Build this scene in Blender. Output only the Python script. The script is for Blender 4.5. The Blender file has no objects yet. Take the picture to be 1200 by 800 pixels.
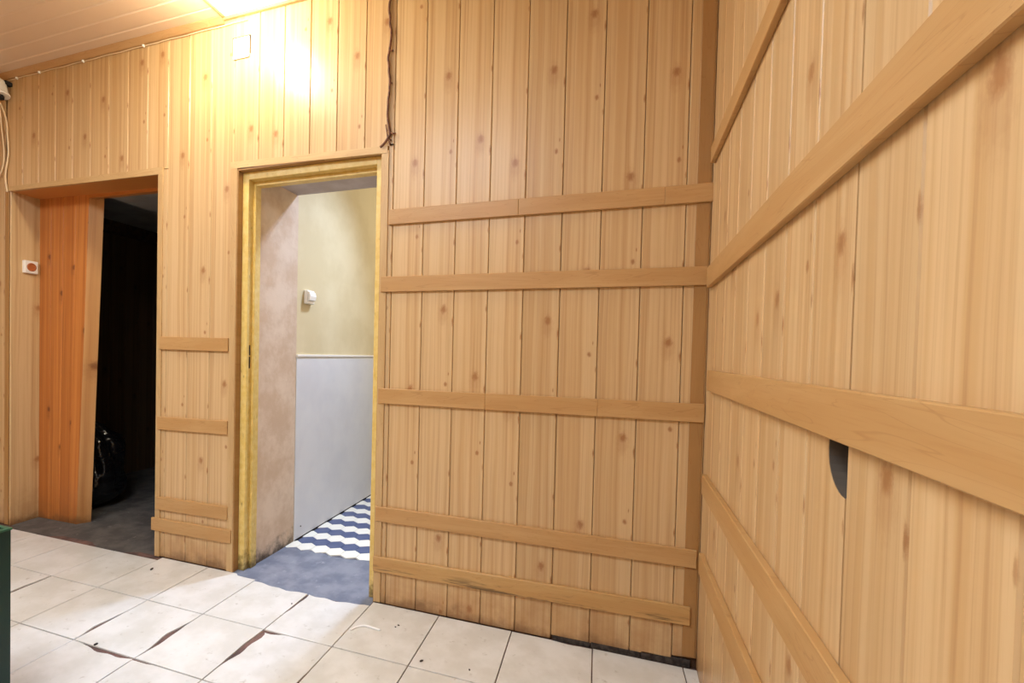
import bpy, bmesh, math, random
from mathutils import Vector, Matrix
random.seed(4)
S = bpy.context.scene
COL = S.collection

# ------------------------------------------------------------------ camera
cam = bpy.data.cameras.new('camera'); co = bpy.data.objects.new('camera', cam); COL.objects.link(co)
CF = Vector((-0.32327, 0.94608, -0.0207)).normalized()
CU0 = Vector((-0.0277, 0.0124, 0.99954))
CR = CF.cross(CU0).normalized(); CU = CR.cross(CF)
co.matrix_world = Matrix.Translation((0.9343, -2.0366, 1.1931)) @ Matrix((CR, CU, -CF)).transposed().to_4x4()
cam.sensor_width = 36.0; cam.lens = 554.2*36/1200
cam.shift_x = (600-512.9)/1200; cam.shift_y = (426.5-400)/1200
cam.clip_start = 0.02
S.camera = co
# ------------------------------------------------------------------ world, exposure
w = bpy.data.worlds.new('world'); S.world = w; w.use_nodes = True
w.node_tree.nodes['Background'].inputs[0].default_value = (0.9, 0.95, 1.0, 1)
w.node_tree.nodes['Background'].inputs[1].default_value = 0.02
S.view_settings.view_transform = 'Standard'; S.view_settings.look = 'None'
S.view_settings.gamma = 1.0; S.view_settings.use_curve_mapping = False
S.view_settings.exposure = 0.0
# ------------------------------------------------------------------ lights
def area(name, loc, rot, size, power, color, size_y=None, spread=180):
    l = bpy.data.lights.new(name, 'AREA'); l.energy = power; l.color = color; l.size = size
    if size_y: l.shape = 'RECTANGLE'; l.size_y = size_y
    l.spread = math.radians(spread)
    o = bpy.data.objects.new(name, l); COL.objects.link(o); o.location = loc; o.rotation_euler = rot
    return o
LAMP = (-0.80, -0.37, 2.845)
pl = bpy.data.lights.new('ceiling_lamp_light', 'POINT'); pl.energy = 155; pl.color = (1.0, 0.91, 0.71); pl.shadow_soft_size = 0.05
plo = bpy.data.objects.new('ceiling_lamp_light', pl); COL.objects.link(plo); plo.location = LAMP
area('room_fill_light', (-0.3, -2.1, 2.86), (0, 0, 0), 1.1, 45, (0.69, 0.94, 1.26))  # added fill behind the camera to even out the room
area('side_fill_light', (-1.9, -2.1, 2.86), (0, 0, 0), 1.0, 32, (0.77, 0.94, 1.15))  # second added fill, brightens the left side of the room
hs_ = bpy.data.lights.new('hallway_spot_light', 'SPOT'); hs_.energy = 300; hs_.color = (0.50, 0.66, 1.0); hs_.shadow_soft_size = 0.10
hs_.spot_size = math.radians(80); hs_.spot_blend = 1.0
hso = bpy.data.objects.new('hallway_spot_light', hs_); COL.objects.link(hso); hso.location = (0.0, 1.30, 3.12)
hso.rotation_euler = Vector((-0.50, -1.45, -3.12)).to_track_quat('-Z', 'Y').to_euler()
area('hallway_window_light', (0.6, 2.6, 1.9), (math.radians(-90), 0, math.radians(-12)), 1.1, 17, (1.0, 0.95, 0.88), 1.3)

area('hallway_warm_fill', (0.45, 2.1, 3.2), (0, 0, 0), 0.5, 16, (1.0, 0.86, 0.62))  # added fill, brightens and warms the upper hallway wall
# ------------------------------------------------------------------ materials
def srgb(r, g, b):
    f = lambda c: (c/255/12.92) if c/255 <= 0.04045 else ((c/255+0.055)/1.055)**2.4
    return (f(r), f(g), f(b), 1)
class NT:
    def __init__(s, name):
        s.m = bpy.data.materials.new(name); s.m.use_nodes = True
        s.t = s.m.node_tree; s.b = s.t.nodes['Principled BSDF']
    def n(s, typ, **k):
        nd = s.t.nodes.new(typ)
        for a, v in k.items(): setattr(nd, a, v)
        return nd
    def l(s, a, b): s.t.links.new(a, b)
    def val(s, v):
        return v
    def math(s, op, a, b=None, c=None, clamp=False):
        nd = s.n('ShaderNodeMath', operation=op); nd.use_clamp = clamp
        for i, x in enumerate((a, b, c)):
            if x is None: continue
            if isinstance(x, (int, float)): nd.inputs[i].default_value = x
            else: s.l(x, nd.inputs[i])
        return nd.outputs[0]
    def mix(s, f, a, b, mode='MIX'):
        nd = s.n('ShaderNodeMix', data_type='RGBA', blend_type=mode)
        for sock, x in ((nd.inputs[0], f), (nd.inputs[6], a), (nd.inputs[7], b)):
            if isinstance(x, (int, float, tuple)): sock.default_value = x
            else: s.l(x, sock)
        return nd.outputs[2]
    def comb(s, x, y, z=0.0):
        nd = s.n('ShaderNodeCombineXYZ')
        for i, v in enumerate((x, y, z)):
            if isinstance(v, (int, float)): nd.inputs[i].default_value = v
            else: s.l(v, nd.inputs[i])
        return nd.outputs[0]
    def noise(s, vec, scale=1, detail=2, rough=0.5, dist=0.0):
        nd = s.n('ShaderNodeTexNoise'); s.l(vec, nd.inputs['Vector'])
        nd.inputs['Scale'].default_value = scale; nd.inputs['Detail'].default_value = detail
        nd.inputs['Roughness'].default_value = rough; nd.inputs['Distortion'].default_value = dist
        return nd.outputs['Fac']
    def ramp(s, f, lo, hi):
        nd = s.n('ShaderNodeMapRange'); nd.interpolation_type = 'SMOOTHSTEP'
        s.l(f, nd.inputs[0]); nd.inputs[1].default_value = lo; nd.inputs[2].default_value = hi
        return nd.outputs[0]
    def sep(s, v):
        nd = s.n('ShaderNodeSeparateXYZ'); s.l(v, nd.inputs[0]); return nd.outputs
    def bump(s, h, strength=0.2, dist=0.002):
        nd = s.n('ShaderNodeBump'); nd.inputs['Strength'].default_value = strength
        nd.inputs['Distance'].default_value = dist; s.l(h, nd.inputs['Height']); s.l(nd.outputs[0], s.b.inputs['Normal'])
    def done(s, col=None, rough=0.5, spec=0.5, metal=0.0):
        if col is not None:
            if isinstance(col, tuple): s.b.inputs['Base Color'].default_value = col
            else: s.l(col, s.b.inputs['Base Color'])
        if isinstance(rough, (int, float)): s.b.inputs['Roughness'].default_value = rough
        else: s.l(rough, s.b.inputs['Roughness'])
        s.b.inputs['Specular IOR Level'].default_value = spec
        s.b.inputs['Metallic'].default_value = metal
        return s.m

def plain(name, c, rough=0.5, spec=0.5, metal=0.0):
    return NT(name).done(c, rough, spec, metal)

def pine_panel(name, light, mid, dark, knotc, grime=True, rough=0.36):
    """printed knotty-pine panel; uv.x = across the board 0..1, uv.y = metres up, measured from the board's large knot"""
    t = NT(name)
    uv = t.n('ShaderNodeUVMap'); uv.uv_map = 'UVMap'
    u, v, _ = t.sep(uv.outputs[0])
    rnd = t.n('ShaderNodeObjectInfo').outputs['Random']
    # the print repeats every 1.043 m
    vv = t.math('MULTIPLY', t.math('WRAP', v, 0.5215, -0.5215), 1.0)
    x = t.math('MULTIPLY', u, 0.154)
    # warp the grain a little around the knots
    gz = t.math('MULTIPLY', v, 0.9)
    wob = t.noise(t.comb(t.math('MULTIPLY', u, 0.8), gz, t.math('MULTIPLY', rnd, 3)), 2.2, 2)
    ux = t.math('ADD', u, t.math('MULTIPLY', t.math('SUBTRACT', wob, 0.5), 0.10))
    broad = t.noise(t.comb(t.math('MULTIPLY', ux, 5.5), t.math('MULTIPLY', v, 0.35), t.math('MULTIPLY', rnd, 2)), 1.0, 2, 0.55)
    fine = t.noise(t.comb(t.math('MULTIPLY', ux, 15), t.math('MULTIPLY', v, 0.8), rnd), 1.0, 3, 0.6)
    hair = t.noise(t.comb(t.math('MULTIPLY', u, 90), t.math('MULTIPLY', v, 9), 0.3), 1.0, 2, 0.6)
    c = t.mix(t.ramp(broad, 0.34, 0.66), light, mid)
    c = t.mix(t.math('MULTIPLY', t.ramp(fine, 0.46, 0.74), 0.55), c, dark)
    c = t.mix(t.math('MULTIPLY', t.ramp(hair, 0.55, 0.8), 0.25), c, dark)
    jag = t.noise(t.comb(t.math('MULTIPLY', u, 18), t.math('MULTIPLY', v, 70), rnd), 1.0, 3, 0.7)
    def knot(u0, v0, ru, rv, strength, core):
        nonlocal c
        du = t.math('DIVIDE', t.math('SUBTRACT', x, u0*0.154), ru)
        dv = t.math('DIVIDE', t.math('WRAP', t.math('SUBTRACT', v, v0), 0.5215, -0.5215), rv)
        d = t.math('SQRT', t.math('ADD', t.math('MULTIPLY', du, du), t.math('MULTIPLY', dv, dv)))
        d = t.math('ADD', d, t.math('MULTIPLY', t.math('SUBTRACT', jag, 0.5), 1.1))
        f = t.math('MULTIPLY', t.math('SUBTRACT', 1.0, t.ramp(d, 0.25, 1.25)), strength)
        c = t.mix(f, c, knotc)
        if core:
            f2 = t.math('MULTIPLY', t.math('SUBTRACT', 1.0, t.ramp(d, 0.0, 0.55)), core)
            c = t.mix(f2, c, dark)
    knot(0.69, 0.0, 0.015, 0.022, 0.8, 0.25)
    knot(0.68, -0.02, 0.028, 0.06, 0.25, 0)
    knot(0.965, -0.055, 0.0042, 0.024, 0.8, 0.1)
    knot(0.80, -0.338, 0.009, 0.012, 0.85, 0.6)
    knot(0.88, -0.292, 0.0028, 0.010, 0.8, 0)
    knot(0.965, -0.40, 0.003, 0.016, 0.6, 0)
    knot(0.965, 0.30, 0.004, 0.018, 0.75, 0)
    # board-to-board tone
    hs = t.n('ShaderNodeHueSaturation'); t.l(c, hs.inputs['Color'])
    t.l(t.math('ADD', t.math('MULTIPLY', rnd, 0.10), 0.95), hs.inputs['Value'])
    c = hs.outputs[0]
    if grime:   # dirt splashed up along the foot of the boards
        gp = t.n('ShaderNodeNewGeometry').outputs['Position']
        gx, gy, gzz = t.sep(gp)
        gn = t.noise(gp, 9, 4, 0.65)
        hgt = t.math('ADD', gzz, t.math('MULTIPLY', t.math('SUBTRACT', gn, 0.5), -0.16))
        g = t.math('SUBTRACT', 1.0, t.ramp(hgt, -0.01, 0.06))
        c = t.mix(t.math('MULTIPLY', g, 0.7), c, srgb(70, 52, 36))
        g2 = t.math('SUBTRACT', 1.0, t.ramp(t.math('ADD', gzz, t.math('MULTIPLY', t.math('SUBTRACT', gn, 0.5), -0.5)), 0.0, 0.22))
        c = t.mix(t.math('MULTIPLY', g2, 0.35), c, srgb(150, 98, 52))
    return t.done(c, rough, 0.4)

P_LIGHT, P_MID, P_DARK, P_KNOT = srgb(206, 174, 128), srgb(194, 157, 108), srgb(168, 124, 78), srgb(150, 98, 54)
M_PANEL = pine_panel('pine_panel_print', P_LIGHT, P_MID, P_DARK, P_KNOT)
M_ORANGE = pine_panel('orange_stained_pine', srgb(196, 126, 62), srgb(178, 106, 48), srgb(142, 80, 36), srgb(92, 44, 22), rough=0.42)
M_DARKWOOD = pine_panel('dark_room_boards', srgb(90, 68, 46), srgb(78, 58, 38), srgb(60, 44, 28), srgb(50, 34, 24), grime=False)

def batten_mat(name, a, b, dirt=False):
    t = NT(name)
    oc = t.n('ShaderNodeTexCoord').outputs['Object']; rnd = t.n('ShaderNodeObjectInfo').outputs['Random']
    x, y, z = t.sep(oc)
    r7 = t.math('MULTIPLY', rnd, 7)
    wv = t.noise(t.comb(t.math('ADD', t.math('MULTIPLY', x, 1.6), r7), t.math('MULTIPLY', z, 16), 0), 1, 3, 0.6, 0.6)
    rings = t.math('ABSOLUTE', t.math('SINE', t.math('MULTIPLY', wv, 34)))
    fine = t.noise(t.comb(t.math('MULTIPLY', x, 7), t.math('MULTIPLY', z, 300), r7), 1, 2)
    c = t.mix(t.ramp(wv, 0.3, 0.7), a, b)
    c = t.mix(t.math('MULTIPLY', t.math('SUBTRACT', 1.0, t.ramp(rings, 0.0, 0.16)), 0.28), c, srgb(140, 92, 46))
    c = t.mix(t.math('MULTIPLY', t.ramp(fine, 0.5, 0.75), 0.22), c, srgb(160, 108, 58))
    # nail heads
    vo = t.n('ShaderNodeTexVoronoi'); vo.feature = 'F1'
    t.l(t.comb(t.math('MULTIPLY', x, 6.5), t.math('MULTIPLY', z, 6.5), r7), vo.inputs['Vector']); vo.inputs['Scale'].default_value = 1
    c = t.mix(t.math('MULTIPLY', t.math('SUBTRACT', 1.0, t.ramp(vo.outputs['Distance'], 0.010, 0.022)), 0.8), c, srgb(70, 42, 22))
    if dirt:
        dn = t.noise(t.comb(t.math('MULTIPLY', x, 3), t.math('MULTIPLY', z, 40), 2), 1, 4, 0.7)
        low = t.math('SUBTRACT', 1.0, t.ramp(z, -0.03, 0.02))
        c = t.mix(t.math('MULTIPLY', t.math('MULTIPLY', t.ramp(dn, 0.52, 0.62), low), 0.7), c, srgb(66, 52, 34))
    return t.done(c, 0.42, 0.4)
M_BATTEN = batten_mat('batten_wood', srgb(190, 150, 98), srgb(180, 137, 84))
M_BATTEN_DIRTY = batten_mat('dirty_batten_wood', srgb(194, 156, 100), srgb(182, 140, 84), True)
M_TRIM = batten_mat('trim_wood', srgb(200, 168, 120), srgb(188, 152, 102))
M_TRIM_AND_SHADE = batten_mat('brown_trim_and_shade', srgb(170, 128, 78), srgb(160, 118, 68))
M_CROWN = batten_mat('crown_wood', srgb(190, 150, 104), srgb(178, 138, 92))

def noisy(name, a, b, scale, rough=0.6, lo=0.35, hi=0.65, detail=4, spec=0.4, bump=0, c3=None, s3=40, tint=0.0, seed_obj=False):
    t = NT(name)
    p = t.n('ShaderNodeNewGeometry').outputs['Position']
    f = t.noise(p, scale, detail, 0.6)
    c = t.mix(t.ramp(f, lo, hi), a, b)
    if c3:
        f3 = t.noise(p, s3, 3, 0.7)
        c = t.mix(t.ramp(f3, 0.6, 0.78), c, c3)
    if tint:
        hs = t.n('ShaderNodeHueSaturation'); t.l(c, hs.inputs['Color'])
        rnd = t.n('ShaderNodeObjectInfo').outputs['Random']
        t.l(t.math('ADD', t.math('MULTIPLY', rnd, tint), 1-tint/2), hs.inputs['Value']); c = hs.outputs[0]
    if bump: t.bump(f, bump, 0.004)
    return t.done(c, rough, spec)
M_TILE = noisy('cream_floor_tile', srgb(220, 217, 210), srgb(206, 202, 192), 6, 0.33, c3=srgb(184, 178, 164), s3=22, tint=0.05, spec=0.45)
M_GROUT = noisy('red_brown_grout', srgb(118, 88, 78), srgb(80, 62, 56), 12, 0.85)
M_SCREED = noisy('blue_grey_screed', srgb(104, 110, 126), srgb(134, 138, 150), 7, 0.45, c3=srgb(160, 162, 170), s3=16, bump=0.3)
M_DKFLOOR = noisy('dark_concrete', srgb(74, 70, 66), srgb(98, 92, 86), 9, 0.7, c3=srgb(128, 122, 114), s3=14, bump=0.3)
M_BACKING = noisy('dark_backing_board', srgb(84, 58, 38), srgb(60, 42, 28), 20, 0.8)
M_DIRT = noisy('dark_grime', srgb(40, 34, 30), srgb(74, 66, 60), 40, 0.9)
M_CEIL = NT('beige_plastic_ceiling').done(srgb(224, 198, 170), 0.22, 0.5)
M_CEILW = plain('white_ceiling_paint', srgb(240, 236, 224), 0.5)
M_CREAM = noisy('cream_wall_paint', srgb(226, 210, 168), srgb(215, 197, 152), 2.5, 0.6, bump=0.05)
def plaster_reveal():
    t = NT('pinkish_plaster')
    p = t.n('ShaderNodeNewGeometry').outputs['Position']; x, y, z = t.sep(p)
    f = t.noise(p, 5, 5, 0.65); f2 = t.noise(p, 14, 4, 0.7)
    c = t.mix(t.ramp(f, 0.35, 0.65), srgb(224, 202, 176), srgb(206, 178, 148))
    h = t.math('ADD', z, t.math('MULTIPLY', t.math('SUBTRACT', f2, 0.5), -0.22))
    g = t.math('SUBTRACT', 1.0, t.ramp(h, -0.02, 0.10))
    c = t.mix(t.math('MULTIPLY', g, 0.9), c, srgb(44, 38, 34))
    t.bump(f2, 0.35, 0.004)
    return t.done(c, 0.75, 0.3)
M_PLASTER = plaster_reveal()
M_SOFFIT = noisy('soffit_plaster', srgb(196, 186, 184), srgb(180, 168, 164), 6, 0.8)
M_WAINS = noisy('white_wall_sheet', srgb(226, 226, 224), srgb(218, 218, 218), 3, 0.35)
def yellow_paint():
    t = NT('yellow_chipped_paint')
    p = t.n('ShaderNodeNewGeometry').outputs['Position']; x, y, z = t.sep(p)
    f = t.noise(p, 30, 3, 0.6); f2 = t.noise(t.comb(t.math('MULTIPLY', x, 90), t.math('MULTIPLY', y, 90), t.math('MULTIPLY', z, 16)), 1, 3, 0.6)
    c = t.mix(t.ramp(f, 0.3, 0.7), srgb(226, 198, 122), srgb(216, 182, 96))
    c = t.mix(t.math('MULTIPLY', t.ramp(f2, 0.66, 0.74), 0.75), c, srgb(96, 66, 32))
    g = t.math('SUBTRACT', 1.0, t.ramp(t.math('ADD', z, t.math('MULTIPLY', f, -0.2)), -0.12, 0.02))
    c = t.mix(t.math('MULTIPLY', g, 0.8), c, srgb(50, 40, 28))
    return t.done(c, 0.4, 0.5)
M_YELLOW = yellow_paint()
M_HEXW = plain('white_hex_tile', srgb(236, 234, 222), 0.3)
M_HEXB = noisy('blue_hex_tile', srgb(70, 84, 122), srgb(84, 96, 130), 10, 0.32)
M_WHITE = plain('white_plastic', srgb(236, 230, 218), 0.35)
M_CORD = plain('white_cord', srgb(232, 208, 168), 0.5)
M_BRCORD = noisy('brown_painted_cable', srgb(128, 84, 58), srgb(92, 58, 44), 60, 0.7)
M_BLACK = plain('black_recess', srgb(22, 18, 16), 0.8)
M_COPPER = plain('orange_brown_plastic', srgb(176, 98, 50), 0.4)
M_GREEN = noisy('dark_green_paint', srgb(16, 48, 38), srgb(14, 42, 34), 8, 0.35)
M_GREENRIM = plain('green_rim', srgb(36, 84, 62), 0.35)
M_CEILDK = noisy('grey_room_ceiling', srgb(150, 146, 140), srgb(130, 126, 122), 4, 0.8)

def bag_mat():
    t = NT('black_bag_plastic')
    p = t.n('ShaderNodeTexCoord').outputs['Object']
    n1 = t.noise(t.comb(t.math('MULTIPLY', t.sep(p)[0], 5), t.math('MULTIPLY', t.sep(p)[1], 5), t.math('MULTIPLY', t.sep(p)[2], 14)), 1, 2, 0.5, 0.8); t.bump(n1, 0.8, 0.02)
    return t.done(srgb(16, 16, 18), 0.22, 0.6)
M_BAG = bag_mat()
def emit(name, c, s):
    m = bpy.data.materials.new(name); m.use_nodes = True; b = m.node_tree.nodes['Principled BSDF']
    b.inputs['Base Color'].default_value = c; b.inputs['Emission Color'].default_value = c; b.inputs['Emission Strength'].default_value = s
    return m
M_BULB = emit('lit_bulb', (1, 0.84, 0.6, 1), 30)
M_FILL_LIT = emit('lit_fill_diffuser', (1, 0.88, 0.7, 1), 4)  # glow of the added fill panels

# ------------------------------------------------------------------ mesh helpers
def link(name, me, mat, parent=None, mats=None):
    o = bpy.data.objects.new(name, me)
    for m in (mats or [mat]): 
        if m and m.name not in [x.name for x in me.materials if x]: me.materials.append(m)
    COL.objects.link(o)
    if parent: o.parent = parent
    return o
def from_bm(name, bm, mat, parent=None, smooth=False, mats=None):
    bmesh.ops.recalc_face_normals(bm, faces=bm.faces)
    me = bpy.data.meshes.new(name)
    if smooth:
        for f in bm.faces: f.smooth = True
    bm.to_mesh(me); bm.free()
    return link(name, me, mat, parent, mats)
def empty(name, loc=(0, 0, 0), rotz=0):
    o = bpy.data.objects.new(name, None); COL.objects.link(o); o.location = loc; o.rotation_euler = (0, 0, rotz)
    o.empty_display_size = 0.1
    return o
def tag(o, label, cat, group=None):
    o['label'] = label; o['category'] = cat
    if group: o['group'] = group
    return o
def struct(o): o['kind'] = 'structure'; return o
def add_box(bm, x0, x1, y0, y1, z0, z1):
    vs = [bm.verts.new((x, y, z)) for x in (x0, x1) for y in (y0, y1) for z in (z0, z1)]
    for f in ((0,1,3,2),(4,6,7,5),(0,4,5,1),(2,3,7,6),(0,2,6,4),(1,5,7,3)): bm.faces.new([vs[i] for i in f])
    return vs
def boxes(name, lst, mat, parent=None, bevel=0):
    bm = bmesh.new()
    for b in lst: add_box(bm, *b)
    if bevel: bmesh.ops.bevel(bm, geom=bm.edges[:], offset=bevel, segments=1, affect='EDGES')
    return from_bm(name, bm, mat, parent)
def batten(name, c0, c1, h, th, mat, parent, bevel=0.0018, y=0.0):
    """strip from c0=(x,z) to c1=(x,z) (centre line), proud of y by th, grain along local X"""
    L = math.hypot(c1[0]-c0[0], c1[1]-c0[1]); a = math.atan2(c1[1]-c0[1], c1[0]-c0[0])
    bm = bmesh.new(); add_box(bm, -L/2, L/2, -th, 0, -h/2, h/2)
    bmesh.ops.bevel(bm, geom=bm.edges[:], offset=bevel, segments=1, affect='EDGES')
    o = from_bm(name, bm, mat, parent)
    o.location = ((c0[0]+c1[0])/2, y, (c0[1]+c1[1])/2); o.rotation_euler = (0, -a, 0)
    return o
def prism(name, poly, y0, y1, mat, parent, bevel=0):
    bm = bmesh.new()
    a = [bm.verts.new((x, y0, z)) for x, z in poly]; b = [bm.verts.new((x, y1, z)) for x, z in poly]
    bm.faces.new(a); bm.faces.new(b[::-1]); n = len(poly)
    for i in range(n): bm.faces.new((a[i], b[i], b[(i+1) % n], a[(i+1) % n]))
    if bevel: bmesh.ops.bevel(bm, geom=bm.edges[:], offset=bevel, segments=1, affect='EDGES')
    return from_bm(name, bm, mat, parent)
BW = 0.15422
def plank(x0, x1, z0, z1, parent, mat, zbig, xb=None, th=0.011, gap=0.0009, cham=0.0034, bottom=None, y=0.0, name='plank', uscale=BW, tilt=0):
    """vertical board with chamfered long edges; origin at its foot"""
    w = x1-x0; g = gap; c = cham
    prof = [(g, th), (g, c), (g+c*0.8, 0), (w-g-c*0.8, 0), (w-g, c), (w-g, th)]
    zb0, zb1 = (0, 0) if bottom is None else bottom
    bm = bmesh.new(); uvl = bm.loops.layers.uv.new('UVMap')
    lo = [bm.verts.new((px, py, (z0+zb0+(zb1-zb0)*px/w))) for px, py in prof]
    hi = [bm.verts.new((px+tilt*(z1-z0), py, z1)) for px, py in prof]
    n = len(prof)
    for i in range(n): bm.faces.new((lo[i], hi[i], hi[(i+1) % n], lo[(i+1) % n]))
    bm.faces.new(lo); bm.faces.new(hi[::-1])
    off = 0 if xb is None else (x0-xb)
    bmesh.ops.recalc_face_normals(bm, faces=bm.faces)
    for f in bm.faces:
        for l in f.loops: l[uvl].uv = ((l.vert.co.x+off)/uscale, l.vert.co.z-zbig)
    me = bpy.data.meshes.new(name); bm.to_mesh(me); bm.free()
    o = link(name, me, mat, parent); o.location = (x0, y, 0)
    return o
def tube(name, pts, r, mat, parent=None, seg=6, radii=None):
    bm = bmesh.new(); rings = []
    pts = [Vector(p) for p in pts]
    for i, p in enumerate(pts):
        d = (pts[min(i+1, len(pts)-1)]-pts[max(i-1, 0)]).normalized()
        a = d.cross(Vector((0, 1, 0.13))).normalized(); b = d.cross(a).normalized()
        rr = radii[i] if radii else r
        rings.append([bm.verts.new(p+rr*(math.cos(t)*a+math.sin(t)*b)) for t in [2*math.pi*k/seg for k in range(seg)]])
    for i in range(len(rings)-1):
        for k in range(seg): bm.faces.new((rings[i][k], rings[i][(k+1) % seg], rings[i+1][(k+1) % seg], rings[i+1][k]))
    bm.faces.new(rings[0][::-1]); bm.faces.new(rings[-1])
    return from_bm(name, bm, mat, parent, smooth=True)
def lathe_bm(prof, seg=24, bm=None, M=Matrix()):
    bm = bm or bmesh.new(); rings = []
    for r, z in prof:
        rings.append([bm.verts.new(M @ Vector((r*math.cos(2*math.pi*k/seg), r*math.sin(2*math.pi*k/seg), z))) for k in range(seg)])
    for i in range(len(rings)-1):
        for k in range(seg): bm.faces.new((rings[i][k], rings[i][(k+1) % seg], rings[i+1][(k+1) % seg], rings[i+1][k]))
    bm.faces.new(rings[0][::-1]); bm.faces.new(rings[-1])
    return bm

# ================================================================== ROOM SHELL
CEIL = 2.948
OL0, OL1, OLT = -2.745, -1.455, 2.185          # left opening
D0, D1, DT = -0.90, -0.060, 2.142              # door opening
WT = 0.45
wall = struct(boxes('wall_back', [
    (-0.062+0.002, 1.62, 0.0115, WT, -0.1, 3.3),
    (D0, D1+0.002, 0.0115, WT, 2.168, 3.3),
    (OL1, D0+0.002, 0.0115, WT, -0.1, 3.3),
    (OL0, OL1, 0.0115, 0.205, OLT+0.012, 3.3),
    (-3.6, OL0, 0.0115, 0.205, -0.05, 3.3)], M_BACKING))
random.seed(11)
ZB = {0: 2.07, 1: 2.44, 2: 2.141, 3: 2.02, 4: 2.388, 5: 2.587, 6: 1.917, 7: 2.302, 8: 2.75, -1: 2.743, -2: 2.614, -9: 2.262, -8: 2.666, -11: 2.826,
      -13: 2.664, -15: 2.752, -14: 2.463, -12: 2.30, -6: 2.35, -7: 2.05}
zb = lambda k: ZB.get(k, 2.0+random.random())
# main wall, right of the door: boards 0..8, the last ones cut short above the floor
foot = {5: (0.018, 0.018), 6: (0.017, 0.019), 7: (0.019, 0.027), 8: (0.036, 0.041)}
for k in range(0, 9):
    x1 = min((k+1)*BW, 1.322)
    plank(k*BW, x1, 0.0, CEIL, wall, M_PANEL, zb(k), xb=k*BW, bottom=foot.get(k, (0.002, 0.002)))
plank(-0.028, 0.0, 0.002, DT+0.03, wall, M_PANEL, zb(-1), xb=-BW)
# over the door
for k in range(-6, 0):
    plank(k*BW, (k+1)*BW, DT+0.022, CEIL, wall, M_PANEL, zb(k))
# pillar between the openings
plank(-1.44, -9*BW, 0.002, 2.20, wall, M_PANEL, zb(-10), xb=-10*BW)
for k in (-9, -8, -7):
    plank(k*BW, (k+1)*BW, 0.002, CEIL, wall, M_PANEL, zb(k))
plank(-6*BW, -0.905, 0.002, DT+0.022, wall, M_PANEL, zb(-6))
# over the left opening and beyond it
for k in range(-18, -9):
    plank(k*BW, (k+1)*BW, OLT+0.02, CEIL, wall, M_PANEL, zb(k))
for k in (-20, -19):
    plank(k*BW-0.02, (k+1)*BW-0.02 if k == -19 else (k+1)*BW-0.02, 0.0, CEIL, wall, M_PANEL, zb(k))
# battens: main wall (slightly uneven, butt-jointed pieces)
TH = 0.014
def rail(xs, zc0, zc1, h, parent=wall, mat=M_BATTEN):
    X0, X1 = xs[0], xs[-1]
    for a, b in zip(xs[:-1], xs[1:]):
        f = lambda x: zc0+(zc1-zc0)*(x-X0)/(X1-X0)
        batten('batten', (a+0.0001, f(a)), (b-0.0001, f(b)), h, TH, mat, parent)
rail((-0.018, 0.59, 1.157, 1.325), 1.828, 1.826, 0.070)
rail((-0.050, 1.312), 1.516, 1.513, 0.071)
rail((-0.052, 0.465, 0.932, 1.318), 0.991, 0.991, 0.071)
rail((-0.054, 1.308), 0.430, 0.429, 0.070)
rail((-0.062, 1.292), 0.188, 0.205, 0.072, mat=M_BATTEN_DIRTY)
# battens on the pillar
for x0, x1, zt0, zt1 in ((-1.425, -0.942, 1.258, 1.254), (-1.436, -0.940, 0.803, 0.810), (-1.440, -0.934, 0.345, 0.350), (-1.474, -0.908, 0.222, 0.226)):
    batten('batten', (x0, zt0-0.0355), (x1, zt1-0.0355), 0.072, TH, M_BATTEN, wall)
# flat corner trims round the openings
batten('corner_trim_or_shade', (-0.042, 0.004), (-0.042, DT+0.0), 0.036, 0.006, M_TRIM, wall, 0.001)
batten('corner_trim_or_shade', (-0.920, 0.0), (-0.920, DT+0.03), 0.040, 0.007, M_TRIM, wall, 0.001)
prism('corner_trim_or_shade', [(-0.942, 2.151), (-0.030, 2.130), (-0.030, 2.163), (-0.942, 2.186)], -0.0076, 0.012, M_TRIM, wall)
batten('corner_trim_or_shade', (-1.437, 0.0), (-1.437, 2.205), 0.036, 0.006, M_TRIM, wall, 0.001)
prism('corner_trim_or_shade', [(-2.785, 2.197), (-1.420, 2.173), (-1.420, 2.212), (-2.785, 2.226)], -0.0076, 0.012, M_TRIM, wall)
batten('corner_trim_or_shade', (-2.765, 0.0), (-2.765, 2.20), 0.038, 0.006, M_TRIM_AND_SHADE, wall, 0.001)
batten('corner_trim_or_shade', (1.291, 0.045), (1.291, CEIL), 0.046, 0.005, M_TRIM_AND_SHADE, wall, 0.001)  # darker strip stands in for the band of shade in the room corner
# door lining seen beside the yellow frame
boxes('lining_board', [(-0.900, -0.894, -0.004, 0.045, 0.0, DT)], M_TRIM_AND_SHADE, wall)
boxes('lining_board', [(D0, D1, -0.004, 0.045, DT-0.004, DT+0.004)], M_TRIM_AND_SHADE, wall)
boxes('lining_board', [(-0.062, -0.058, -0.004, 0.45, 0.0, DT)], M_TRIM_AND_SHADE, wall)
# boarded reveal and head of the left opening
rv = plank(0, 0.185, -0.03, 2.20, wall, M_PANEL, 1.45, th=0.008, uscale=0.24)
rv.rotation_euler = (0, 0, math.pi/2); rv.location = (OL0+0.009, -0.001, 0)
prism('head_board', [(-2.745, 2.197), (-1.455, 2.173), (-1.455, 2.20), (-2.745, 2.215)], 0.0, 0.17, M_ORANGE, wall)
prism('head_board', [(-2.26, 2.166), (-1.455, 2.156), (-1.455, 2.20), (-2.26, 2.20)], 0.17, 0.205, M_ORANGE, wall)
# door reveal plaster and soffit
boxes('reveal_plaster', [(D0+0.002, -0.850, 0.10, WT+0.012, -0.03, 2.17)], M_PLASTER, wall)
prism('soffit_plaster', [(-0.86, 2.15), (-0.055, 2.15), (-0.055, 2.17), (-0.86, 2.17)], 0.10, WT, M_SOFFIT, wall)
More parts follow.
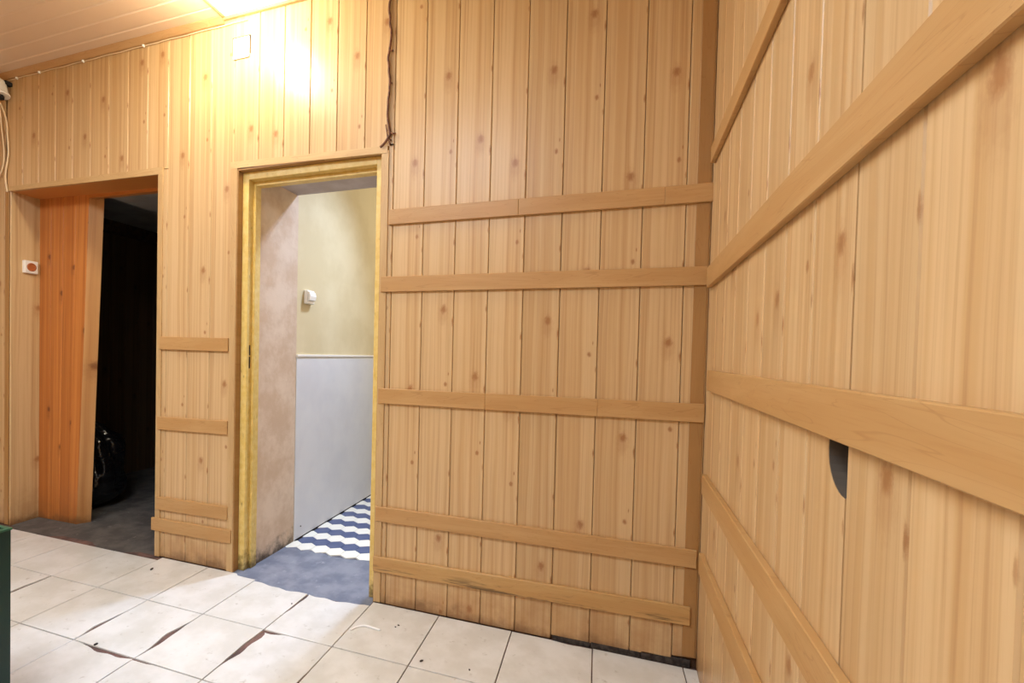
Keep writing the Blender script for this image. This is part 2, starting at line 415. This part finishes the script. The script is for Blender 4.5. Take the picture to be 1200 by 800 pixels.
# skirting stone exposed under the short boards
for i, (a, b) in enumerate(((0.78, 0.93), (0.933, 1.12), (1.123, 1.30))):
    boxes('foot_stone', [(a, b, -0.002+0.001*i, 0.0115, -0.004, 0.016+0.006*i)], M_DIRT, wall, 0.002)

# yellow door frame (no leaf)
fr = struct(empty('door_1', ((D0+D1)/2, 0.06, 0)))
def fbox(name, *b):
    o = boxes(name, [b], M_YELLOW, fr, 0.0015); o.matrix_parent_inverse = Matrix.Translation(fr.location).inverted(); return o
fbox('frame_post', -0.892, -0.853, 0.028, 0.10, 0.0, 2.137)
fbox('frame_post', -0.101, -0.062, 0.028, 0.10, 0.0, 2.137)
fbox('frame_head', -0.853, -0.101, 0.028, 0.10, 2.098, 2.137)
fbox('door_stop', -0.853, -0.838, 0.066, 0.108, 0.0, 2.098)
fbox('door_stop', -0.838, -0.101, 0.066, 0.108, 2.076, 2.098)
for z0, z1 in ((1.235, 1.29), (1.165, 1.228)):
    o = boxes('strike_slot', [(-0.8545, -0.8515, 0.046, 0.054, z0-0.07, z1-0.07)], M_BLACK, fr); o.matrix_parent_inverse = Matrix.Translation(fr.location).inverted()

# ================================================================== RIGHT WALL (boards + battens, small hand hole)
XR, RA = 1.3216, 0.05125
ang = -math.pi/2 - math.atan(RA)       # local +x runs from the corner towards the camera, local -y faces the room
wr = struct(empty('wall_right', (XR, 0, 0), ang))
# local frame: x along wall, front face at y=0, y>0 goes behind the boards
base = boxes('backing_wall', [(-0.45, 3.4, 0.045, 0.16, -0.1, 3.3)], M_BACKING, wr)
RZB = {7: 1.367, 5: 1.321, 4: 1.292, 8: 1.06, 6: 1.696, 9: 1.436, 3: 0.927}
TW = 0.020
def rplank(x0, x1, **k):
    return plank(x0, x1, 0.0, CEIL, wr, M_PANEL, k.pop('zb'), th=TW, gap=0.0014, cham=0.0026, **k)
X0R = 0.0146
rplank(-0.030, X0R, zb=1.1, xb=-BW+X0R)
HC, HR = (1.251, 1.067), 0.060
for m in range(0, 21):
    a, b = X0R+m*BW, X0R+(m+1)*BW
    if m == 7:      # board with the D-shaped hand hole cut into its edge
        xl, xe = a+0.0018, b-0.0018
        lv = [(0.0, xe)]
        for i in range(17):
            t = -math.pi/2 - math.pi*i/16
            lv.append((HC[1]+HR*math.sin(t), xe+HR*1.05*math.cos(t)))
        lv.append((CEIL, xe))
        bm = bmesh.new(); uvl = bm.loops.layers.uv.new('UVMap')
        V = [[bm.verts.new(p) for p in ((xl, 0, z), (x, 0, z), (x, TW, z), (xl, TW, z))] for z, x in lv]
        for i in range(len(V)-1):
            for j in range(4): bm.faces.new((V[i][j], V[i][(j+1) % 4], V[i+1][(j+1) % 4], V[i+1][j]))
        bm.faces.new(V[0]); bm.faces.new(V[-1][::-1])
        for f in bm.faces:
            for l in f.loops: l[uvl].uv = ((l.vert.co.x-a)/BW, l.vert.co.z-RZB[7])
        o = from_bm('plank', bm, M_PANEL, wr)
        bm = bmesh.new(); ring = []
        for i in range(17):
            t = -math.pi/2 - math.pi*i/16
            for q in (1.0, 0.975):
                cx_, cz_ = b-0.0018+HR*q*1.05*math.cos(t), HC[1]+HR*q*math.sin(t)
                ring.append([bm.verts.new((cx_, 0.0008, cz_)), bm.verts.new((cx_, TW+0.006, cz_))])
        for i in range(16):
            o1, i1, o2, i2 = ring[2*i], ring[2*i+1], ring[2*i+2], ring[2*i+3]
            bm.faces.new((i1[0], i1[1], i2[1], i2[0])); bm.faces.new((o1[0], i1[0], i2[0], o2[0]))
        e = from_bm('hole_edge', bm, plain('shaded_hole_edge', srgb(84, 74, 62), 0.8), wr); e['label'] = 'hand hole edge with shade put into its colour'  # dark edge colour stands in for shade inside the cut
    else:
        rplank(a, b, zb=RZB.get(m, 1.0+random.random()))
for i, (ya, yb, z) in enumerate(((0.9, 1.6, 1.13), (0.9, 1.6, 1.03))):
    pass
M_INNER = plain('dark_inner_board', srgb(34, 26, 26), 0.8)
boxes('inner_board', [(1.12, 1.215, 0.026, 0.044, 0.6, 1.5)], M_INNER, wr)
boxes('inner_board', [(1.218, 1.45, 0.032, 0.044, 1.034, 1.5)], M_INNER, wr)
boxes('inner_board', [(1.218, 1.45, 0.028, 0.044, 0.6, 1.030)], M_TRIM, wr)
TR = 0.016
def rr(x0, x1, zc0, zc1, h):
    batten('batten', (x0, zc0), (x1, zc1), h, TR, M_BATTEN, wr)
rr(0.045, 3.3, 1.951, 1.951, 0.060)
rr(0.045, 3.3, 1.500, 1.500, 0.076)
rr(0.128, 3.3, 1.122, 1.122, 0.072)
rr(0.090, 3.3, 0.741, 0.747, 0.072)
rr(0.082, 3.3, 0.4455, 0.60, 0.074)

# ================================================================== CEILING
ce = struct(boxes('ceiling', [(-3.6, 1.7, -3.3, 0.02, CEIL+0.014, 3.0)], M_CEILW))
CX = -0.998
for i in range(30):
    y1 = 0.0-0.095*i; y0 = y1-0.095
    bm = bmesh.new(); prof = [(y0+0.001, CEIL+0.012), (y0+0.001, CEIL+0.004), (y0+0.008, CEIL-0.0015), (y1-0.001, CEIL), (y1-0.001, CEIL+0.012)]
    a = [bm.verts.new((-3.5, y, z)) for y, z in prof]; b = [bm.verts.new((CX, y, z)) for y, z in prof]
    bm.faces.new(a); bm.faces.new(b[::-1])
    for j in range(5): bm.faces.new((a[j], b[j], b[(j+1) % 5], a[(j+1) % 5]))
    from_bm('ceiling_panel', bm, M_CEIL, ce)
boxes('edge_strip', [(CX, CX+0.012, -3.2, -0.02, CEIL-0.006, CEIL+0.013)], M_CROWN, ce)
for i in range(16):
    x0 = CX+0.014+0.16*i
    boxes('white_panel', [(x0, x0+0.157, -3.2, -0.005, CEIL+0.001, CEIL+0.0135)], M_CEILW, ce)
cr = struct(empty('trim_1'))
prism_pts = [(-0.003, CEIL-0.030), (-0.012, CEIL-0.028), (-0.032, CEIL-0.006), (-0.034, CEIL), (-0.003, CEIL)]
bm = bmesh.new(); a = [bm.verts.new((-3.5, y, z)) for y, z in prism_pts]; b = [bm.verts.new((CX, y, z)) for y, z in prism_pts]
bm.faces.new(a); bm.faces.new(b[::-1])
for j in range(5): bm.faces.new((a[j], b[j], b[(j+1) % 5], a[(j+1) % 5]))
from_bm('crown_strip', bm, M_CROWN, cr)
boxes('crown_strip', [(CX, 1.3, -0.016, -0.002, CEIL-0.012, CEIL)], M_CROWN, cr)

# unseen sides of the room
struct(boxes('wall_left', [(-3.62, -3.50, -3.3, 0.0, -0.05, 3.0)], noisy('far_wall_paint', srgb(206, 160, 104), srgb(196, 150, 96), 4, 0.5)))
struct(boxes('wall_front', [(-3.62, 1.7, -3.42, -3.30, -0.05, 3.0)], bpy.data.materials['far_wall_paint']))

# ================================================================== FLOOR
fl = struct(boxes('floor', [(-3.6, 1.7, -3.3, 0.012, -0.10, -0.0065)], M_GROUT))
TS = 0.3333; TX0 = -1.7265; YA = -0.3754; YW0 = -0.004
rows = [(YA, YW0)] + [(YA-TS*(i+1), YA-TS*i) for i in range(0, 8)]
# chips: (column, row, side) -> list of (centre 0..1, half width, depth); side L/R/B(ack)/F(ront)
chips = {(2, 1, 'R'): [(0.50, 0.30, 0.020)], (4, 1, 'L'): [(0.80, 0.55, 0.026)], (1, 1, 'R'): [(0.35, 0.30, 0.016)],
         (2, 1, 'F'): [], (2, 2, 'B'): [(0.60, 0.45, 0.020)], (3, 2, 'B'): [(0.1, 0.2, 0.008)], (0, 1, 'L'): [(0.5, 0.7, 0.008)],
         (4, 0, 'L'): [(0.8, 0.4, 0.012)], (4, 1, 'B'): [(0.1, 0.22, 0.016)], (-1, 1, 'R'): [(0.6, 0.5, 0.010)], (0, 2, 'B'): [(0.45, 0.4, 0.015)],
         (3, 1, 'R'): [(0.62, 0.35, 0.006)], (3, 1, 'L'): [(0.35, 0.35, 0.010)], (4, 1, 'R'): [(0.15, 0.35, 0.008)], (-1, 2, 'R'): [(0.4, 0.5, 0.012)],
         (3, 0, 'B'): [(0.65, 0.5, 0.022)], (4, 0, 'B'): [(0.35, 0.6, 0.026)], (7, 0, 'B'): [(0.8, 0.3, 0.008)], (1, 2, 'L'): [(0.5, 0.4, 0.008)]}
def chip(k, r, s, t):
    d = 0.0
    for c, w_, dep in chips.get((k, r, s), []):
        q = abs(t-c)/w_
        if q < 1: d = max(d, dep*(1-q*q)*(0.85+0.22*math.sin(17*t+k*3)))
    return d
def tile(k, r):
    x0, x1 = TX0+k*TS+0.0022, TX0+(k+1)*TS-0.0022
    y0, y1 = rows[r][0]+0.0022, rows[r][1]-0.0022
    if r == 0 and (k in (3, 4) or k <= 0): y1 -= 0.034
    g = 0.0
    N = 14 if any((k, r, s) in chips for s in 'LRBF') else 1
    pts = []
    for i in range(N): t = i/N; pts.append((x0+(x1-x0)*t, y0+chip(k, r, 'F', t)))
    for i in range(N): t = i/N; pts.append((x1-chip(k, r, 'R', t), y0+(y1-y0)*t))
    for i in range(N): t = 1-i/N; pts.append((x0+(x1-x0)*t, y1-chip(k, r, 'B', t)))
    for i in range(N): t = 1-i/N; pts.append((x0+chip(k, r, 'L', t), y0+(y1-y0)*t))
    Q = []
    for x, y in pts:
        tx, ty = (x-x0)/(x1-x0), (y-y0)/(y1-y0)
        Q.append((min(max(x, x0+chip(k, r, 'L', ty)), x1-chip(k, r, 'R', ty)), min(max(y, y0+chip(k, r, 'F', tx)), y1-chip(k, r, 'B', tx))))
    pts = []
    for q in Q:
        if not pts or math.hypot(q[0]-pts[-1][0], q[1]-pts[-1][1]) > 0.0008: pts.append(q)
    cx, cy = (x0+x1)/2, (y0+y1)/2
    bm = bmesh.new()
    lo = [bm.verts.new((x-cx, y-cy, -0.0065)) for x, y in pts]; mid = [bm.verts.new((x-cx, y-cy, -0.0010)) for x, y in pts]
    top = [bm.verts.new(((x-cx)*0.992, (y-cy)*0.992, 0)) for x, y in pts]; n = len(pts)
    for i in range(n):
        j = (i+1) % n
        bm.faces.new((lo[i], lo[j], mid[j], mid[i])); bm.faces.new((mid[i], mid[j], top[j], top[i]))
    f = bm.faces.new(top)
    bm.normal_update()
    if n > 4: bmesh.ops.triangulate(bm, faces=[f])
    o = from_bm('floor_tile', bm, M_TILE, fl); o.location = (cx, cy, random.uniform(-0.0006, 0.0004))
    return o
for r in range(len(rows)):
    for k in range(-5, 10):
        if TX0+k*TS > 1.30: continue
        if k == 9 and r > 2: continue
        tile(k, r)
# raw floor inside the two openings
def patch(name, x0, x1, y0, y1, z, amp, mat, nx=26, ny=14, kind=True, fseed=0, edge=None):
    bm = bmesh.new(); g = []
    rnd = random.Random(fseed)
    for j in range(ny+1):
        row = []
        for i in range(nx+1):
            x = x0+(x1-x0)*i/nx; y = y0+(y1-y0)*j/ny
            if edge and j == ny: y += edge(x)
            zz = z+amp*(math.sin(9*x+fseed)*math.cos(7*y)+0.5*math.sin(23*x*y+3))*0.5 - (0.004 if j == 0 else 0)
            row.append(bm.verts.new((x, y, zz)))
        g.append(row)
    for j in range(ny):
        for i in range(nx): bm.faces.new((g[j][i], g[j][i+1], g[j+1][i+1], g[j+1][i]))
    lo = [bm.verts.new((x, y, z-0.04)) for x, y in ((x0, y0), (x1, y0), (x1, y1), (x0, y1))]
    bm.faces.new(lo)
    o = from_bm(name, bm, mat, fl, smooth=True); return o
patch('screed_patch', -0.90, -0.06, -0.055, 0.375, -0.001, 0.003, M_SCREED, fseed=2, edge=lambda x: 0.012*math.sin(17*x)+0.004*math.sin(41*x+1)+0.05*max(0, (-0.60-x)/0.3))
patch('concrete_patch', -3.5, -1.455, -0.050, 2.6, -0.003, 0.003, M_DKFLOOR, fseed=5)
# hex tiles of the hallway
struct(boxes('floor_hallway', [(-0.86, 1.4, 0.30, 4.0, -0.10, -0.006)], noisy('grey_hex_grout', srgb(90, 92, 104), srgb(76, 78, 90), 14, 0.8)))
fh = bpy.data.objects['floor_hallway']
HW, HP = 0.1016, 0.088
Rh = HW/math.sqrt(3)
def hexmesh(name, mat):
    bm = bmesh.new(); q = Rh*0.985
    lo = [bm.verts.new((q*math.sin(i*math.pi/3), q*math.cos(i*math.pi/3), -0.006)) for i in range(6)]
    hi = [bm.verts.new((q*0.985*math.sin(i*math.pi/3), q*0.985*math.cos(i*math.pi/3), 0.0)) for i in range(6)]
    for i in range(6): bm.faces.new((lo[i], lo[(i+1) % 6], hi[(i+1) % 6], hi[i]))
    bm.faces.new(hi); bmesh.ops.recalc_face_normals(bm, faces=bm.faces)
    me = bpy.data.meshes.new(name); bm.to_mesh(me); bm.free(); me.materials.append(mat); return me
hw_, hb_ = hexmesh('hex_white', M_HEXW), hexmesh('hex_blue', M_HEXB)
for j in range(0, 15):
    yc = 0.430+HP*j
    for i in range(0, 11):
        xc = -0.428 + HW*(i-4) + (HW/2 if j % 2 else 0)
        if xc < -0.90 or xc > 0.35: continue
        o = bpy.data.objects.new('hexagonal_tile', hb_ if j % 2 else hw_); COL.objects.link(o); o.parent = fh
        o.location = (xc, yc, 0.0)

# ================================================================== HALLWAY BEHIND THE DOOR
hx0 = -0.850
wh = struct(boxes('wall_hallway_left', [(hx0-0.12, hx0-0.004, WT+0.012, 4.0, -0.05, 3.35)], M_CREAM))
boxes('wall_sheet', [(hx0-0.004, hx0+0.004, WT+0.014, 4.0, 0.004, 1.158)], M_WAINS, wh)
boxes('cap_strip', [(hx0-0.004, hx0+0.010, WT+0.014, 4.0, 1.158, 1.172)], M_WHITE, wh, 0.002)
boxes('foot_gap', [(hx0-0.003, hx0+0.0045, WT+0.02, 4.0, -0.002, 0.008)], M_BLACK, wh)
bm = lathe_bm([(0.004, 0), (0.004, 0.003)], 10, M=Matrix.Translation((hx0+0.004, 0.53, 0.075)) @ Matrix.Rotation(math.pi/2, 4, 'Y'))
from_bm('screw', bm, M_DIRT, wh)
struct(boxes('wall_hallway_right', [(1.30, 1.42, WT, 4.0, -0.05, 3.35)], M_CREAM))
struct(boxes('wall_hallway_back', [(-0.97, 1.42, 4.0, 4.1, -0.05, 3.35)], M_CREAM))
struct(boxes('ceiling_hallway', [(-0.97, 1.42, WT, 4.1, 3.3, 3.4)], M_CEILW))

# ================================================================== DARK STORE ROOM BEHIND THE LEFT OPENING
dr = struct(boxes('wall_store_left', [(-3.62, -3.30, 0.205, 2.7, -0.05, 2.75)], M_BACKING))
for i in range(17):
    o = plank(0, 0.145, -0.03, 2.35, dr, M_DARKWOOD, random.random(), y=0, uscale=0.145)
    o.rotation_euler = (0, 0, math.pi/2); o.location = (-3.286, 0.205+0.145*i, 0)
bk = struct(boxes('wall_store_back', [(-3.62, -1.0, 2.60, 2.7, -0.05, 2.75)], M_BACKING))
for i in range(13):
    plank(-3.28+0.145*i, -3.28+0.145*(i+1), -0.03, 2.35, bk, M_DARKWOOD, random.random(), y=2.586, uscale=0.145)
struct(boxes('wall_store_right', [(-1.46, -1.30, WT, 2.7, -0.05, 2.75)], M_BACKING))
struct(boxes('ceiling_store', [(-3.62, -1.30, 0.205, 2.7, 2.32, 2.45)], M_CEILDK))
struct(boxes('trim_2', [(-3.29, -3.20, 0.21, 2.58, 2.22, 2.32)], M_BACKING))
struct(boxes('trim_3', [(-2.19, -1.46, 0.207, 0.62, 2.19, 2.318)], M_CEILDK))

# leaning orange board partition
pt = empty('board_partition', (-2.5, 0.17, -0.03)); tag(pt, 'orange stained knotty board partition inside the dark left doorway', 'partition')
inv = Matrix.Translation(pt.location).inverted()
def pkeep(o): o.matrix_parent_inverse = inv; return o
def lean_plank(xt0, xt1, xb0, xb1, zb_):
    bm = bmesh.new(); uvl = bm.loops.layers.uv.new('UVMap'); c = 0.003
    prof = lambda a, b: [(a+0.001, 0.022), (a+0.001, c), (a+c, 0), (b-c, 0), (b-0.001, c), (b-0.001, 0.022)]
    lo = [bm.verts.new((x, 0.17+y, -0.028)) for x, y in prof(xb0, xb1)]; hi = [bm.verts.new((x, 0.17+y, 2.20)) for x, y in prof(xt0, xt1)]
    for i in range(6): bm.faces.new((lo[i], hi[i], hi[(i+1) % 6], lo[(i+1) % 6]))
    bm.faces.new(lo); bm.faces.new(hi[::-1])
    for f in bm.faces:
        for l in f.loops:
            t = (l.vert.co.z)/2.2; xa = xb0+(xt0-xb0)*t; l[uvl].uv = ((l.vert.co.x-xa)/0.154, l.vert.co.z-zb_)
    return pkeep(from_bm('plank', bm, M_ORANGE, pt))
tx = [-2.744, -2.622, -2.50, -2.38, -2.258]; bx = [-2.744, -2.63, -2.53, -2.435, -2.362]
for i in range(4): lean_plank(tx[i], tx[i+1], bx[i], bx[i+1], (1.80, 1.55, 1.72, 1.30)[i])
bm = bmesh.new(); uvl = bm.loops.layers.uv.new('UVMap')
vs = []
for z, xa, xb in ((-0.028, -2.364, -2.322), (2.20, -2.260, -2.215)):
    vs += [bm.verts.new((xa-0.02, 0.192, z)), bm.verts.new((xa, 0.192-0.02, z)), bm.verts.new((xb, 0.24, z)), bm.verts.new((xb-0.03, 0.25, z))]
for i in range(4): bm.faces.new((vs[i], vs[(i+1) % 4], vs[4+(i+1) % 4], vs[4+i]))
bm.faces.new(vs[:4]); bm.faces.new(vs[4:][::-1])
for f in bm.faces:
    for l in f.loops: l[uvl].uv = (l.vert.co.y*3, l.vert.co.z*0.7+0.3)
M_EDGEB = pine_panel('pale_edge_board', srgb(196, 146, 92), srgb(182, 128, 74), srgb(150, 98, 54), srgb(110, 62, 32))
o = pkeep(from_bm('edge_board', bm, M_EDGEB, pt)); o['label'] = 'paler raw edge of the partition'

# black bin bag
def bin_bag():
    bm = bmesh.new(); bmesh.ops.create_icosphere(bm, subdivisions=5, radius=1)
    rnd = random.Random(3)
    from mathutils import noise as N
    for v in bm.verts:
        d = v.co.normalized(); z = d.z
        h = (z+1)/2
        r = 0.25*(1-0.25*h) if h < 0.8 else 0.25*(0.80-(h-0.8)*2.9)
        rr_ = max(0.03, r)*math.sqrt(max(0.0, 1-max(-1, min(1, z))**6))
        a = math.atan2(d.y, d.x)
        fold = 0.012*math.sin(9*a+5*h)+0.03*N.noise(Vector((3*d.x, 3*d.y, 4*h)))+0.018*N.noise(Vector((9*d.x, 9*d.y, 3+5*h)))
        rr_ += fold*(0.3+min(1, 2*h))
        v.co = Vector((math.cos(a)*max(0.01, rr_), math.sin(a)*max(0.01, rr_), 0.64*h+0.02*N.noise(Vector((5*d.x, 5*d.y, 2)))*(h > 0.1)))
        if v.co.z < 0: v.co.z = 0
    o = from_bm('rubbish_bag', bm, M_BAG, None, smooth=True); o.location = (-2.70, 0.48, -0.004); return o
tag(bin_bag(), 'black plastic rubbish bag standing in the dark left doorway', 'rubbish bag')

# ================================================================== SMALL THINGS
def with_inv(root):
    m = Matrix.Translation(root.location).inverted()
    def f(o): o.matrix_parent_inverse = m; return o
    return f
# round socket on the left reveal
so = empty('wall_socket', (OL0+0.01, 0.105, 1.72)); tag(so, 'square white wall socket with round orange-brown centre beside left doorway', 'socket'); K = with_inv(so)
K(boxes('housing', [(OL0+0.0, OL0+0.032, 0.066, 0.148, 1.678, 1.762)], M_WHITE, so, 0.004))
K(from_bm('socket_face', lathe_bm([(0.028, 0), (0.028, 0.004), (0.022, 0.006), (0.020, 0.002)], 24, M=Matrix.Translation((OL0+0.031, 0.107, 1.720)) @ Matrix.Rotation(math.pi/2, 4, 'Y')), M_COPPER, so, smooth=False))
K(boxes('cable_entry', [(OL0, OL0+0.012, 0.148, 0.158, 1.70, 1.712)], M_WHITE, so))
# hallway light switch
sw = empty('light_switch', (hx0, 0.578, 1.54)); tag(sw, 'small white rocker light switch on the cream hallway wall', 'light switch'); K = with_inv(sw)
K(boxes('back_box', [(hx0-0.004, hx0+0.022, 0.538, 0.618, 1.497, 1.583)], M_WHITE, sw, 0.003))
bm = bmesh.new()
pr = [(hx0+0.022, 1.575), (hx0+0.034, 1.570), (hx0+0.040, 1.545), (hx0+0.036, 1.520), (hx0+0.022, 1.515)]
a = [bm.verts.new((x, 0.545, z)) for x, z in pr]; b = [bm.verts.new((x, 0.611, z)) for x, z in pr]
bm.faces.new(a); bm.faces.new(b[::-1])
for j in range(5): bm.faces.new((a[j], b[j], b[(j+1) % 5], a[(j+1) % 5]))
K(from_bm('rocker', bm, M_WHITE, sw))
# square junction box cover near the lamp
jb = empty('junction_box', (-0.885, 0, 2.78)); tag(jb, 'square white junction box high on the wall under the lamp', 'junction box'); K = with_inv(jb)
K(boxes('backing_plate', [(-0.942, -0.829, -0.006, 0.0, 2.74, 2.833)], M_BLACK, jb))
K(boxes('cover', [(-0.938, -0.833, -0.009, -0.001, 2.720, 2.828)], M_WHITE, jb, 0.003))
# bell-shaped sounder top left
bl = empty('wall_sounder', (-2.775, -0.05, 2.84)); tag(bl, 'cream bell-shaped electric chime on the wall at the top left', 'chime'); K = with_inv(bl)
Mb = Matrix.Translation((-2.752, -0.055, 2.790)) @ Matrix.Rotation(math.radians(-7), 4, 'Y')
K(from_bm('bell_cup', lathe_bm([(0.052, 0.0), (0.054, 0.008), (0.046, 0.022), (0.044, 0.024), (0.038, 0.085), (0.030, 0.098), (0.012, 0.102), (0.012, 0.112)], 28, M=Mb), M_WHITE, bl, smooth=False))
K(from_bm('clapper', lathe_bm([(0.014, -0.026), (0.022, -0.020), (0.024, -0.004), (0.020, 0.001)], 16, M=Mb), M_BLACK, bl, smooth=True))
K(boxes('bracket', [(-2.752, -2.722, -0.04, 0.0, 2.868, 2.892)], M_BLACK, bl, 0.002))
# two cords below it
def cord(name, pts, r, mat, label):
    return tag(tube(name, pts, r, mat), label, 'cable')
def smooth_pts(ctrl, n=6):
    out = []
    P = [ctrl[0]]+ctrl+[ctrl[-1]]
    for i in range(1, len(P)-2):
        for s in range(n):
            t = s/n; p0, p1, p2, p3 = [Vector(q) for q in P[i-1:i+3]]
            out.append(0.5*((2*p1)+(-p0+p2)*t+(2*p0-5*p1+4*p2-p3)*t*t+(-p0+3*p1-3*p2+p3)*t**3))
    out.append(Vector(ctrl[-1])); return out
cord('hanging_cable', smooth_pts([(-2.790, -0.03, 2.76), (-2.765, -0.012, 2.66), (-2.752, -0.012, 2.56), (-2.742, -0.012, 2.44), (-2.765, -0.012, 2.33), (-2.768, -0.012, 2.27), (-2.752, -0.012, 2.19)]), 0.0048, M_CORD, 'cream cable hanging from the chime to the corner of the left doorway')
cord('hanging_cable', smooth_pts([(-2.800, -0.03, 2.76), (-2.812, -0.012, 2.62), (-2.785, -0.012, 2.46), (-2.795, -0.012, 2.36), (-2.84, -0.012, 2.29), (-2.86, -0.012, 2.26)]), 0.0042, M_CORD, 'shorter cream cable hanging leftmost, curling off to the left edge')
# ceiling cord with clips
cl = cord('ceiling_cable', [(-2.9+0.05*i, -0.007, 2.911+0.0015*math.sin(i*1.3)) for i in range(42)], 0.0028, M_CORD, 'thin cream cable clipped along the top of the left wall')
for x in (-2.668, -2.452, -2.06, -1.572):
    bm = lathe_bm([(0.0075, 0), (0.008, 0.006), (0.005, 0.012)], 10, M=Matrix.Translation((x, -0.003, 2.912)) @ Matrix.Rotation(math.pi/2, 4, 'X'))
    from_bm('cable_clip', bm, M_WHITE, cl)
# old brown cable over the door corner
rb = random.Random(8)
ctrl = []
for i in range(24):
    z = 2.945-i*0.0318; ctrl.append((-0.028+0.006*math.sin(i*0.9)+rb.uniform(-0.003, 0.003), -0.009, z))
ctrl += [(-0.026, -0.010, 2.20), (-0.045, -0.010, 2.175), (-0.068, -0.008, 2.160)]
bc = cord('brown_cable', smooth_pts(ctrl, 4), 0.0062, M_BRCORD, 'brown painted lumpy cable running down the wall to the door corner')
for pts in ([(-0.028, -0.010, 2.235), (-0.008, -0.010, 2.215), (0.010, -0.008, 2.214)], [(-0.028, -0.010, 2.60), (-0.010, -0.008, 2.598)], [(-0.028, -0.010, 2.45), (-0.012, -0.008, 2.448)],
            [(-0.040, -0.010, 2.26), (-0.030, -0.010, 2.20), (-0.012, -0.008, 2.185)], [(-0.028, -0.010, 2.19), (-0.016, -0.008, 2.165)]):
    tube('cable_tail', pts, 0.0036, M_BRCORD, bc)

# green open bin, lower left
GX, GY, GH = -0.785, -1.080, 0.62
gb = empty('storage_bin', (GX-0.25, GY-0.2, 0)); tag(gb, 'dark green open-topped bin at the lower left corner', 'bin'); K = with_inv(gb)
bm = bmesh.new(); t_ = 0.016; W_, Dp = 0.5, 0.40
for b in ((GX-W_, GX, GY-t_, GY, 0, GH), (GX-W_, GX, GY-Dp, GY-Dp+t_, 0, GH), (GX-t_, GX, GY-Dp+t_, GY-t_, 0, GH), (GX-W_, GX-W_+t_, GY-Dp+t_, GY-t_, 0, GH), (GX-W_+t_, GX-t_, GY-Dp+t_, GY-t_, 0, 0.02)):
    add_box(bm, *b)
K(from_bm('body', bm, M_GREEN, gb))
rim = [(GX-W_-0.003, GX+0.003, GY-0.010, GY+0.003, GH-0.002, GH+0.004), (GX-W_-0.003, GX+0.003, GY-Dp-0.003, GY-Dp+0.010, GH-0.002, GH+0.004),
       (GX-0.010, GX+0.003, GY-Dp+0.010, GY-0.010, GH-0.002, GH+0.004), (GX-W_-0.003, GX-W_+0.010, GY-Dp+0.010, GY-0.010, GH-0.002, GH+0.004)]
K(boxes('rim', rim, M_GREENRIM, gb))

# white plastic strip and crumbs on the floor
tag(tube('plastic_strip', smooth_pts([(-0.045, -0.252, 0.003), (-0.028, -0.222, 0.004), (0.0, -0.205, 0.006), (0.035, -0.205, 0.005), (0.075, -0.207, 0.003)]), 0.0045, plain('bright_white_plastic', srgb(250, 248, 244), 0.3), seg=5), 'curved thin white strip lying on the tile by the main wall', 'strip')
cm = bmesh.new(); bmesh.ops.create_icosphere(cm, subdivisions=1, radius=0.006)
rnd = random.Random(2)
for v in cm.verts: v.co = v.co*rnd.uniform(0.6, 1.3); v.co.z = v.co.z*0.6+0.003
cme = bpy.data.meshes.new('crumb'); cm.to_mesh(cme); cm.free(); cme.materials.append(M_DIRT)
for (x, y, s), lab in zip([(-1.316, -0.137, 1.3), (-0.944, -0.701, 1.0), (0.314, -0.334, 1.0), (0.501, -0.316, 0.6), (0.133, -0.144, 0.7), (0.125, -0.160, 0.6), (-0.408, -0.160, 0.6)],
        ['dark crumb on the tile before the left end of the pillar', 'dark crumb on a tile joint in the left foreground', 'dark crumb in the middle of the tile at the bottom centre', 'small dark crumb on the tile before the raised boards',
         'upper of two specks right of the white strip', 'lower of two specks right of the white strip', 'small speck on the tile before the door sill']):
    o = bpy.data.objects.new('crumb', cme); COL.objects.link(o); o.location = (x, y, 0.0); o.scale = (s, s*1.5, s); o.rotation_euler = (0, 0, x*7)
    tag(o, lab, 'crumb', 'crumbs on the floor')

# ceiling lamp (just outside the picture), then two added fill panels
la = empty('ceiling_lamp_or_fill', (LAMP[0], LAMP[1], CEIL)); tag(la, 'bare bulb ceiling lamp close to the wall above the door', 'lamp'); K = with_inv(la)
K(from_bm('bulb', lathe_bm([(0.004, -0.044), (0.024, -0.037), (0.040, -0.018), (0.044, 0.0), (0.038, 0.018), (0.022, 0.032), (0.014, 0.036)], 20, M=Matrix.Translation(LAMP)), M_BULB, la, smooth=True))
K(from_bm('lamp_holder', lathe_bm([(0.016, 0.034), (0.018, 0.055), (0.030, 0.070), (0.032, 0.103)], 20, M=Matrix.Translation(LAMP)), M_WHITE, la))
plo.parent = la; plo.matrix_parent_inverse = Matrix.Translation(la.location).inverted()

for x_, lab in ((-0.3, 'added white square fill light panel nearest the right wall'), (-1.9, 'added white square fill light panel over the left side of the room')):
    q = empty('ceiling_lamp_or_fill', (x_, -2.1, CEIL)); tag(q, lab, 'lamp', 'added square fill lights'); K = with_inv(q)
    K(boxes('fill_housing', [(x_-0.56, x_+0.56, -2.66, -1.54, CEIL-0.035, CEIL-0.001)], M_WHITE, q, 0.004))
    K(boxes('fill_diffuser', [(x_-0.53, x_+0.53, -2.63, -1.57, CEIL-0.042, CEIL-0.036)], M_FILL_LIT, q))
